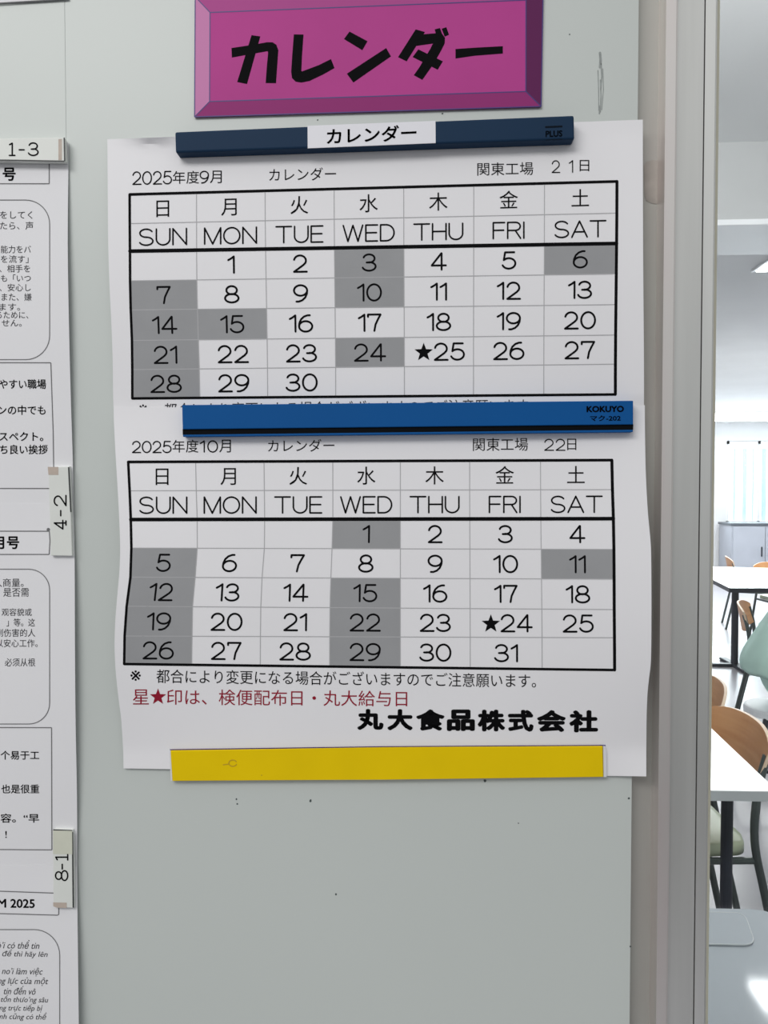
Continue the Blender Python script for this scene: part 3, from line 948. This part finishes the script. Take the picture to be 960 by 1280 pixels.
# ------------------------------------------------------------------ the canteen beyond the glass
def round_poly(pts, r, n=6):
    out = []
    N = len(pts)
    for i in range(N):
        p, a, b = Vector(pts[i]), Vector(pts[i - 1]), Vector(pts[(i + 1) % N])
        u, w = (a - p).normalized(), (b - p).normalized()
        for k in range(n + 1):
            t = k / n
            q0, q1 = p + u * r, p + w * r
            out.append(((1 - t) ** 2) * q0 + 2 * t * (1 - t) * p + t * t * q1)
    return [(q.x, q.y) for q in out]


def table(name, corners, z, thick, mtop, medge, label, r=0.03, ped=None, group=None, pr_=0.028):
    c = sum((Vector(p) for p in corners), Vector((0, 0))) / len(corners)
    t = empty(name, (c.x, c.y, 0))
    tag(t, label, 'table', group)
    loc = [(p[0] - c.x, p[1] - c.y) for p in corners]
    pts = round_poly(loc, r)
    bm = bmesh.new()
    add_prism(bm, pts, z - thick, z - 0.002)
    bm_obj('table_edge', bm, medge, t)
    bm = bmesh.new()
    add_prism(bm, pts, z - 0.002, z, 0.0012)
    bm_obj('tabletop', bm, mtop, t)
    for q in (ped or [(0, 0)]):
        bm = bmesh.new()
        add_tube(bm, [(q[0], q[1], 0.02), (q[0], q[1], z - thick)], pr_, 14)
        pl_ = pr_ * 2.2
        add_box(bm, (q[0] - pl_, q[1] - pl_, z - thick - 0.012), (q[0] + pl_, q[1] + pl_, z - thick - 0.0005))
        bm_obj('pedestal', bm, M['dark_metal'], t)
        bm = bmesh.new()
        fl_ = 0.25 if pr_ > 0.02 else 0.12
        add_box(bm, (q[0] - fl_, q[1] - 0.03, 0), (q[0] + fl_, q[1] + 0.03, 0.025), 0.008)
        add_box(bm, (q[0] - 0.03, q[1] - fl_, 0), (q[0] + 0.03, q[1] + fl_, 0.025), 0.008)
        bm_obj('foot', bm, M['dark_metal'], t)
    return t


v2 = lambda p: Vector((p.x, p.y))
# nearest table, just behind the glass
k = v2(at_z(966, 1137, 0.72))
far_l = v2(at_z(892, 1135.5, 0.72))
along = (k - far_l).normalized()
near = Vector((along.y, -along.x))
dep = k.y - 0.13
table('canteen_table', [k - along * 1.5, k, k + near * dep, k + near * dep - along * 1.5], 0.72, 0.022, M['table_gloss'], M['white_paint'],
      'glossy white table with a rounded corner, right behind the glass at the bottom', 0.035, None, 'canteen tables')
pts = [v2(at_z(x, y, 0.724)) for x, y in ((944.6, 1181), (930.5, 1141))]
d_ = (pts[0] - pts[1])
tp = [pts[0], pts[1], pts[1] - along * 0.42, pts[0] - along * 0.42]
tc_ = sum(tp, Vector((0, 0))) / 4
tray = empty('serving_tray', (tc_.x, tc_.y, 0.7201))
tag(tray, 'thin grey-white tray with a rounded corner lying on the glossy nearest table', 'tray')
rp_ = round_poly([(p.x - tc_.x, p.y - tc_.y) for p in tp], 0.022)
bm = bmesh.new()
add_prism(bm, rp_, 0.0, 0.004, 0.001)
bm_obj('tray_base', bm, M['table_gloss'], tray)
bm = bmesh.new()
add_tube(bm, [(p[0], p[1], 0.0034) for p in rp_ + rp_[:1]], 0.0012, 6)
bm_obj('tray_rim', bm, M['table_edge'], tray)

# second table
k = v2(at_z(972, 989, 0.72))
e_r = (v2(at_z(894, 915, 0.72)) - k).normalized()
e_f = (v2(at_z(894, 988, 0.72)) - k).normalized()
t2 = table('canteen_table', [k + e_f * 1.1, k, k + e_r * 0.72, k + e_r * 0.72 + e_f * 1.1], 0.72, 0.026, M['table_white'], M['table_edge'],
           'white square-cornered table with a wooden chair at its right side', 0.006, [(0, 0), tuple(e_f * 0.62)], 'canteen tables', 0.015)
pd = at_z(907, 1160, 0.31)
dx, dy = pd.x - t2.location.x, pd.y - t2.location.y
for c in t2.children:
    if c.name.startswith(('pedestal', 'foot')):
        c.location = (dx, dy, 0)

# third, far table
k = v2(at_z(912, 735, 0.72))
e1 = (v2(at_z(975, 735, 0.72)) - k).normalized()
e2 = (v2(at_z(880, 719, 0.72)) - k).normalized()
tb = table('canteen_table', [k, k + e1 * 1.5, k + e1 * 1.5 + Vector((0.3, 1.25)), v2(at_z(880, 708, 0.72)), k + e2 * 0.55], 0.72, 0.035, M['table_white'], M['dark_metal'],
           'far white table with a dark rim, in front of the grey cabinet', 0.02, [(0, 0)], 'canteen tables')
pd = at_z(918, 830, 0.02)
for c in tb.children:
    if c.name.startswith(('pedestal', 'foot')):
        c.location = (pd.x - tb.location.x, pd.y - tb.location.y, 0)


def make_chair(seat_mat=M['olive']):
    t = empty('canteen_chair')
    W, D_, H = 0.42, 0.40, 0.445
    bm = bmesh.new()
    add_prism(bm, round_poly([(-W / 2, -D_ / 2), (W / 2, -D_ / 2), (W / 2 - .02, D_ / 2), (-W / 2 + .02, D_ / 2)], 0.06), H - 0.035, H, 0.010)
    bm_obj('seat', bm, seat_mat, t, True)
    # curved plywood back
    for part, mt, zz in (('backrest', M['wood'], None),):
        bm = bmesh.new()
        n, mth = 16, 6
        grid = {}
        for s_ in (0, 1):
            for i in range(n + 1):
                for j in range(mth + 1):
                    u, w = i / n * 2 - 1, j / mth
                    half = 0.215 - 0.02 * (1 - w)
                    top = 0.755 - 0.035 * abs(u) ** 3
                    bot = 0.585 + 0.02 * abs(u) ** 3
                    y = 0.205 + 0.055 * (1 - u * u) * 0.9 + 0.03 * w + (0.011 if s_ else 0)
                    grid[s_, i, j] = bm.verts.new((u * half, y, bot + (top - bot) * w))
        for i in range(n):
            for j in range(mth):
                bm.faces.new((grid[0, i, j], grid[0, i + 1, j], grid[0, i + 1, j + 1], grid[0, i, j + 1]))
                bm.faces.new((grid[1, i, j], grid[1, i, j + 1], grid[1, i + 1, j + 1], grid[1, i + 1, j]))
        rim = []
        for i in range(n):
            rim.append(bm.faces.new((grid[0, i, mth], grid[0, i + 1, mth], grid[1, i + 1, mth], grid[1, i, mth])))
            rim.append(bm.faces.new((grid[0, i, 0], grid[1, i, 0], grid[1, i + 1, 0], grid[0, i + 1, 0])))
        for j in range(mth):
            rim.append(bm.faces.new((grid[0, 0, j], grid[0, 0, j + 1], grid[1, 0, j + 1], grid[1, 0, j])))
            rim.append(bm.faces.new((grid[0, n, j], grid[1, n, j], grid[1, n, j + 1], grid[0, n, j + 1])))
        for f in rim: f.material_index = 1
        bm_obj(part, bm, [M['wood'], M['wood_edge']], t)
    for s_ in (-1, 1):
        x = s_ * 0.205
        bm = bmesh.new()
        add_tube(bm, rounded([(x * 1.02, 0.30, 0.0), (x, 0.235, 0.30), (x * 0.98, 0.205, 0.46), (x * 0.96, 0.215, 0.60), (x * 0.95, 0.240, 0.70)]), 0.0115)
        bm_obj('leg', bm, M['tube'], t)
        bm = bmesh.new()
        add_tube(bm, rounded([(x * 1.02, -0.235, 0.0), (x, -0.205, 0.20), (x * 0.96, -0.18, 0.40)]), 0.0115)
        bm_obj('leg', bm, M['tube'], t)
        bm = bmesh.new()
        add_tube(bm, [(x * 0.96, -0.18, 0.395), (x * 0.97, 0.21, 0.40)], 0.010)
        bm_obj('side_rail', bm, M['tube'], t)
    bm = bmesh.new()
    add_tube(bm, [(-0.19, -0.17, 0.392), (0.19, -0.17, 0.392)], 0.009)
    bm_obj('front_rail', bm, M['tube'], t)
    return t


def copy_tree(o, parent=None):
    c = o.copy()
    COL.objects.link(c)
    if parent:
        c.parent = parent
    for ch in [x for x in SC.objects if x.parent == o]:
        copy_tree(ch, c)
    return c


proto = make_chair()
grp = 'wooden-backed canteen chairs'
spots = [
    ((1.06, 1.93), 0.35, 'wooden-backed chair with an olive seat at the right side of the white square-cornered table'),
]


def seat_chair(o, px, py, deg):
    """Stand the chair so that the middle of its back's top edge is seen at (px, py)."""
    p, a = at_z(px, py, 0.75), math.radians(deg)
    o.location = (p.x + 0.26 * math.sin(a), p.y - 0.26 * math.cos(a), 0)
    o.rotation_euler = (0, 0, a)


seat_chair(proto, 927, 897, -87)
tag(proto, spots[0][2], 'chair', grp)
person_at = at_z(972, 876, 0.47)
for px, py, a, lab in ((891, 852, -97, 'wooden chair with only its curved back corner showing beside the window frame'),
                       (911, 696, 74, 'distant wooden chair, its small orange back left above the far table'),
                       (966, 703, 8, 'distant wooden chair, its peach back right above the far table'),
                       (929, 753, 63, 'wooden chair seen side-on under the rim of the far table')):
    c = copy_tree(proto)
    seat_chair(c, px, py, a)
    c['label'] = lab
st = empty('stool', (person_at.x, person_at.y, 0))
tag(st, 'white-seated stool with dark legs under the person in mint green', 'stool')
bm = bmesh.new()
add_prism(bm, [(0.145 * math.cos(k * PI / 16), 0.145 * math.sin(k * PI / 16)) for k in range(32)], 0.41, 0.447, 0.012)
bm_obj('seat', bm, M['box_white'], st, False)
for sx, sy in ((1, 1), (1, -1), (-1, 1), (-1, -1)):
    bm = bmesh.new()
    add_tube(bm, [(sx * 0.155, sy * 0.155, 0.0), (sx * 0.095, sy * 0.095, 0.412)], 0.012)
    bm_obj('leg', bm, M['dark_metal'], st)
bm = bmesh.new()
add_tube(bm, [(0.128 * math.sqrt(2) * math.cos(k * PI / 12), 0.128 * math.sqrt(2) * math.sin(k * PI / 12), 0.185) for k in range(25)], 0.008)
bm_obj('foot_ring', bm, M['dark_metal'], st)

# ------------------------------------------------------------------ the seated person
pr = empty('person', (person_at.x, person_at.y, 0))
tag(pr, 'person in a mint green work suit sitting hunched forward at the right edge', 'person')


def skinned(name, nodes, edges, mats, parent, root=0, sub=2, fmat=None):
    me = bpy.data.meshes.new(name)
    me.from_pydata([n[:3] for n in nodes], edges, [])
    o = bpy.data.objects.new(name, me)
    COL.objects.link(o)
    o.modifiers.new('skin', 'SKIN')
    if not me.skin_vertices: me.attributes
    o.modifiers['skin'].use_smooth_shade = True
    sk = me.skin_vertices[0].data
    for i, n in enumerate(nodes):
        r = n[3]
        sk[i].radius = r if isinstance(r, tuple) else (r, r)
        sk[i].use_root = (i == root)
    sd = o.modifiers.new('smooth', 'SUBSURF')
    sd.levels = sd.render_levels = sub
    dg = bpy.context.evaluated_depsgraph_get()
    m2 = bpy.data.meshes.new_from_object(o.evaluated_get(dg), depsgraph=dg)
    o.modifiers.clear()
    o.data = m2
    bpy.data.meshes.remove(me)
    m2.materials.clear()
    for m in mats: m2.materials.append(m)
    if fmat:
        for p in m2.polygons: p.material_index = fmat(p.center)
    for p in m2.polygons: p.use_smooth = True
    o.parent = parent
    return o


N, Ed = [], []


def node(x, y, z, r, link=None):
    N.append((x, y, z, r))
    if link is not None: Ed.append((link, len(N) - 1))
    return len(N) - 1


root = node(0.0, 0, .555, .145)
a = node(.02, 0, .64, .132, root)
a = node(.07, 0, .75, .125, a)
ch = node(.16, 0, .88, .130, a)
b = node(.23, 0, .97, .085, ch)
b = node(.28, 0, 1.045, .052, b)
b = node(.315, 0, 1.12, .080, b)
b = node(.335, 0, 1.20, .092, b)
node(.335, 0, 1.255, .060, b)
for s_ in (-1, 1):
    h = node(.05, s_ * .095, .535, .085, root)
    h = node(.24, s_ * .105, .535, .075, h)
    h = node(.43, s_ * .11, .525, .060, h)
    h = node(.43, s_ * .11, .30, .052, h)
    h = node(.42, s_ * .11, .10, .040, h)
    h = node(.49, s_ * .115, .042, .046, h)
    node(.61, s_ * .12, .032, .036, h)
    r = node(.19, s_ * .155, .93, .062, ch)
    r = node(.24, s_ * .215, .82, .050, r)
    r = node(.29, s_ * .235, .70, .042, r)
    r = node(.30, s_ * .19, .675, .036, r)
    w = node(.37, s_ * .145, .645, .025, r)
    pm = node(.42, s_ * .125, .628, (.030, .016), w)
    for k_, (ln, off) in enumerate(((.058, -.027), (.066, -.009), (.062, .009), (.048, .026))):
        f0 = node(.448, s_ * .125 + off, .618, .0085, pm)
        f1 = node(.448 + ln * .55, s_ * .125 + off * 1.1, .610, .0080, f0)
        node(.448 + ln, s_ * .125 + off * 1.1, .594, .0068, f1)
    t0 = node(.405, s_ * .125 - s_ * .034, .616, .0095, pm)
    node(.440, s_ * .125 - s_ * .050, .608, .0082, t0)


def cloth(c):
    if c.z > 1.03 or (c.x > .365 and c.z > .625 and c.z < .70) or (c.x > .40 and .598 < c.z < .66 and abs(abs(c.y) - .125) < .05 and c.z > .60): return 1
    if c.z < .085: return 2
    return 0


body = skinned('body', N, Ed, [M['mint'], M['skin'], M['white_paint']], pr, root, 2, cloth)
# loose jacket with a hem, folded over the back
rings = [(-.005, .575, .150, .180), (.000, .60, .166, .196), (.010, .65, .160, .192), (.035, .71, .150, .184), (.075, .78, .147, .184), (.115, .85, .142, .190),
         (.155, .91, .130, .194), (.195, .965, .108, .178), (.230, 1.005, .082, .130), (.255, 1.035, .064, .082), (.270, 1.058, .058, .066)]
bm = bmesh.new()
rv, NS = [], 40
for i, (x, z, dp, wd) in enumerate(rings):
    tl = 0.28 + 0.05 * i
    row = []
    for q in range(NS):
        t = q * 2 * PI / NS
        f = 1 + (0.030 * math.sin(5 * t + 0.9 * i) + 0.022 * math.sin(9 * t - 0.7 * i)) * (1 if 0 < i < 8 else 0.3)
        cx0, cy0 = dp * f * math.cos(t), wd * f * math.sin(t)
        row.append(bm.verts.new((x + cx0 * math.cos(tl), cy0, z - cx0 * math.sin(tl) * 0.8 + 0.006 * math.sin(7 * t) * (i < 2))))
    rv.append(row)
for r0, r1 in zip(rv, rv[1:]):
    for q in range(NS):
        bm.faces.new((r0[q], r0[(q + 1) % NS], r1[(q + 1) % NS], r1[q]))
jk = bm_obj('jacket', bm, M['mint'], pr, True)
jk.modifiers.new('smooth', 'SUBSURF').levels = 1
jk.modifiers['smooth'].render_levels = 1
sd_ = jk.modifiers.new('cloth', 'SOLIDIFY')
sd_.thickness, sd_.offset = 0.004, 1.0

# head details: nose, ears, eyes, mouth, hair
for nm, (x, y, z), (sx, sy, sz), m_ in (('nose', (.412, 0, 1.165), (.018, .013, .022), 'skin'), ('ear', (.335, .088, 1.165), (.018, .008, .028), 'skin'), ('ear', (.335, -.088, 1.165), (.018, .008, .028), 'skin'),
                                        ('eye', (.400, -.032, 1.192), (.010, .010, .008), 'hair'), ('eye', (.400, .032, 1.192), (.010, .010, .008), 'hair'), ('mouth', (.395, 0, 1.128), (.008, .022, .004), 'lip')):
    bm = bmesh.new()
    r = bmesh.ops.create_uvsphere(bm, u_segments=12, v_segments=8, radius=1.0)
    for v in r['verts']: v.co = Vector((x + v.co.x * sx, y + v.co.y * sy, z + v.co.z * sz))
    bm_obj(nm, bm, M[m_], pr, True)
bm = bmesh.new()
r = bmesh.ops.create_uvsphere(bm, u_segments=24, v_segments=16, radius=1.0)
for v in r['verts']:
    c_ = v.co.copy()
    v.co = Vector((.322 + c_.x * .106, c_.y * .106, 1.205 + c_.z * .098))
bmesh.ops.delete(bm, geom=[f for f in bm.faces if f.calc_center_median().x > .352 and f.calc_center_median().z < 1.235 or f.calc_center_median().z < 1.14], context='FACES')
bm_obj('hair', bm, M['hair'], pr, True)

# grey cabinet under the far window and a white box on it
c0 = at_y(914, 690, FAR - 0.55)
cab = empty('storage_cabinet', (c0.x + 1.0, FAR - 0.30, 0))
tag(cab, 'long grey cabinet with a dark top under the far bright window', 'cabinet')
bm = bmesh.new()
add_box(bm, (-1.0, -0.25, 0.05), (1.0, 0.23, 0.93), 0.006)
bm_obj('cabinet_body', bm, M['steel'], cab)
bm = bmesh.new()
add_box(bm, (-1.02, -0.27, 0.93), (1.02, 0.24, 0.965), 0.004)
bm_obj('worktop', bm, M['steel_top'], cab)
bm = bmesh.new()
add_box(bm, (-0.98, -0.2, 0), (0.98, 0.2, 0.05))
bm_obj('plinth', bm, M['dark_metal'], cab)
for i in range(4):
    bm = bmesh.new()
    add_box(bm, (-0.98 + i * 0.49, -0.27, 0.08), (-0.98 + i * 0.49 + 0.48, -0.252, 0.91), 0.004)
    dr = bm_obj('door', bm, M['steel'], cab)
    bm = bmesh.new()
    add_box(bm, (-0.98 + i * 0.49 + 0.42, -0.285, 0.45), (-0.98 + i * 0.49 + 0.44, -0.2705, 0.6), 0.004)
    bm_obj('handle', bm, M['dark_metal'], dr)

tpt = at_z(1000, 1238, 0.72)
rd = (tpt - CAM).normalized()
lp = tpt + Vector((rd.x, rd.y, -rd.z)) * ((CE - 0.05 - 0.72) / -rd.z)
nl = empty('ceiling_light', (lp.x, lp.y, CE))
tag(nl, 'square lit ceiling panel mirrored in the glossy nearest table', 'ceiling light')
bm = bmesh.new()
add_box(bm, (-0.24, -0.13, -0.012), (0.24, 0.13, -0.0005), 0.002)
bm_obj('housing', bm, M['white_paint'], nl)
bm = bmesh.new()
add_box(bm, (-0.22, -0.11, -0.016), (0.22, 0.11, -0.0121), 0.001)
bm_obj('diffuser', bm, M['panel_lit'], nl)

# lit fluorescent batten across the far ceiling
l0 = at_z(928, 521, 2.53)
lt = empty('ceiling_light', (l0.x, l0.y, CE))
tag(lt, 'long lit fluorescent batten across the far end of the ceiling', 'ceiling light')
bm = bmesh.new()
add_box(bm, (-2.2, -0.07, -0.02), (2.2, 0.07, -0.0005), 0.006)
bm_obj('housing', bm, M['white_paint'], lt)
bm = bmesh.new()
add_box(bm, (-2.18, -0.09, -0.13), (2.18, 0.07, -0.0201), 0.02)
bm_obj('diffuser', bm, M['tube_lit'], lt)
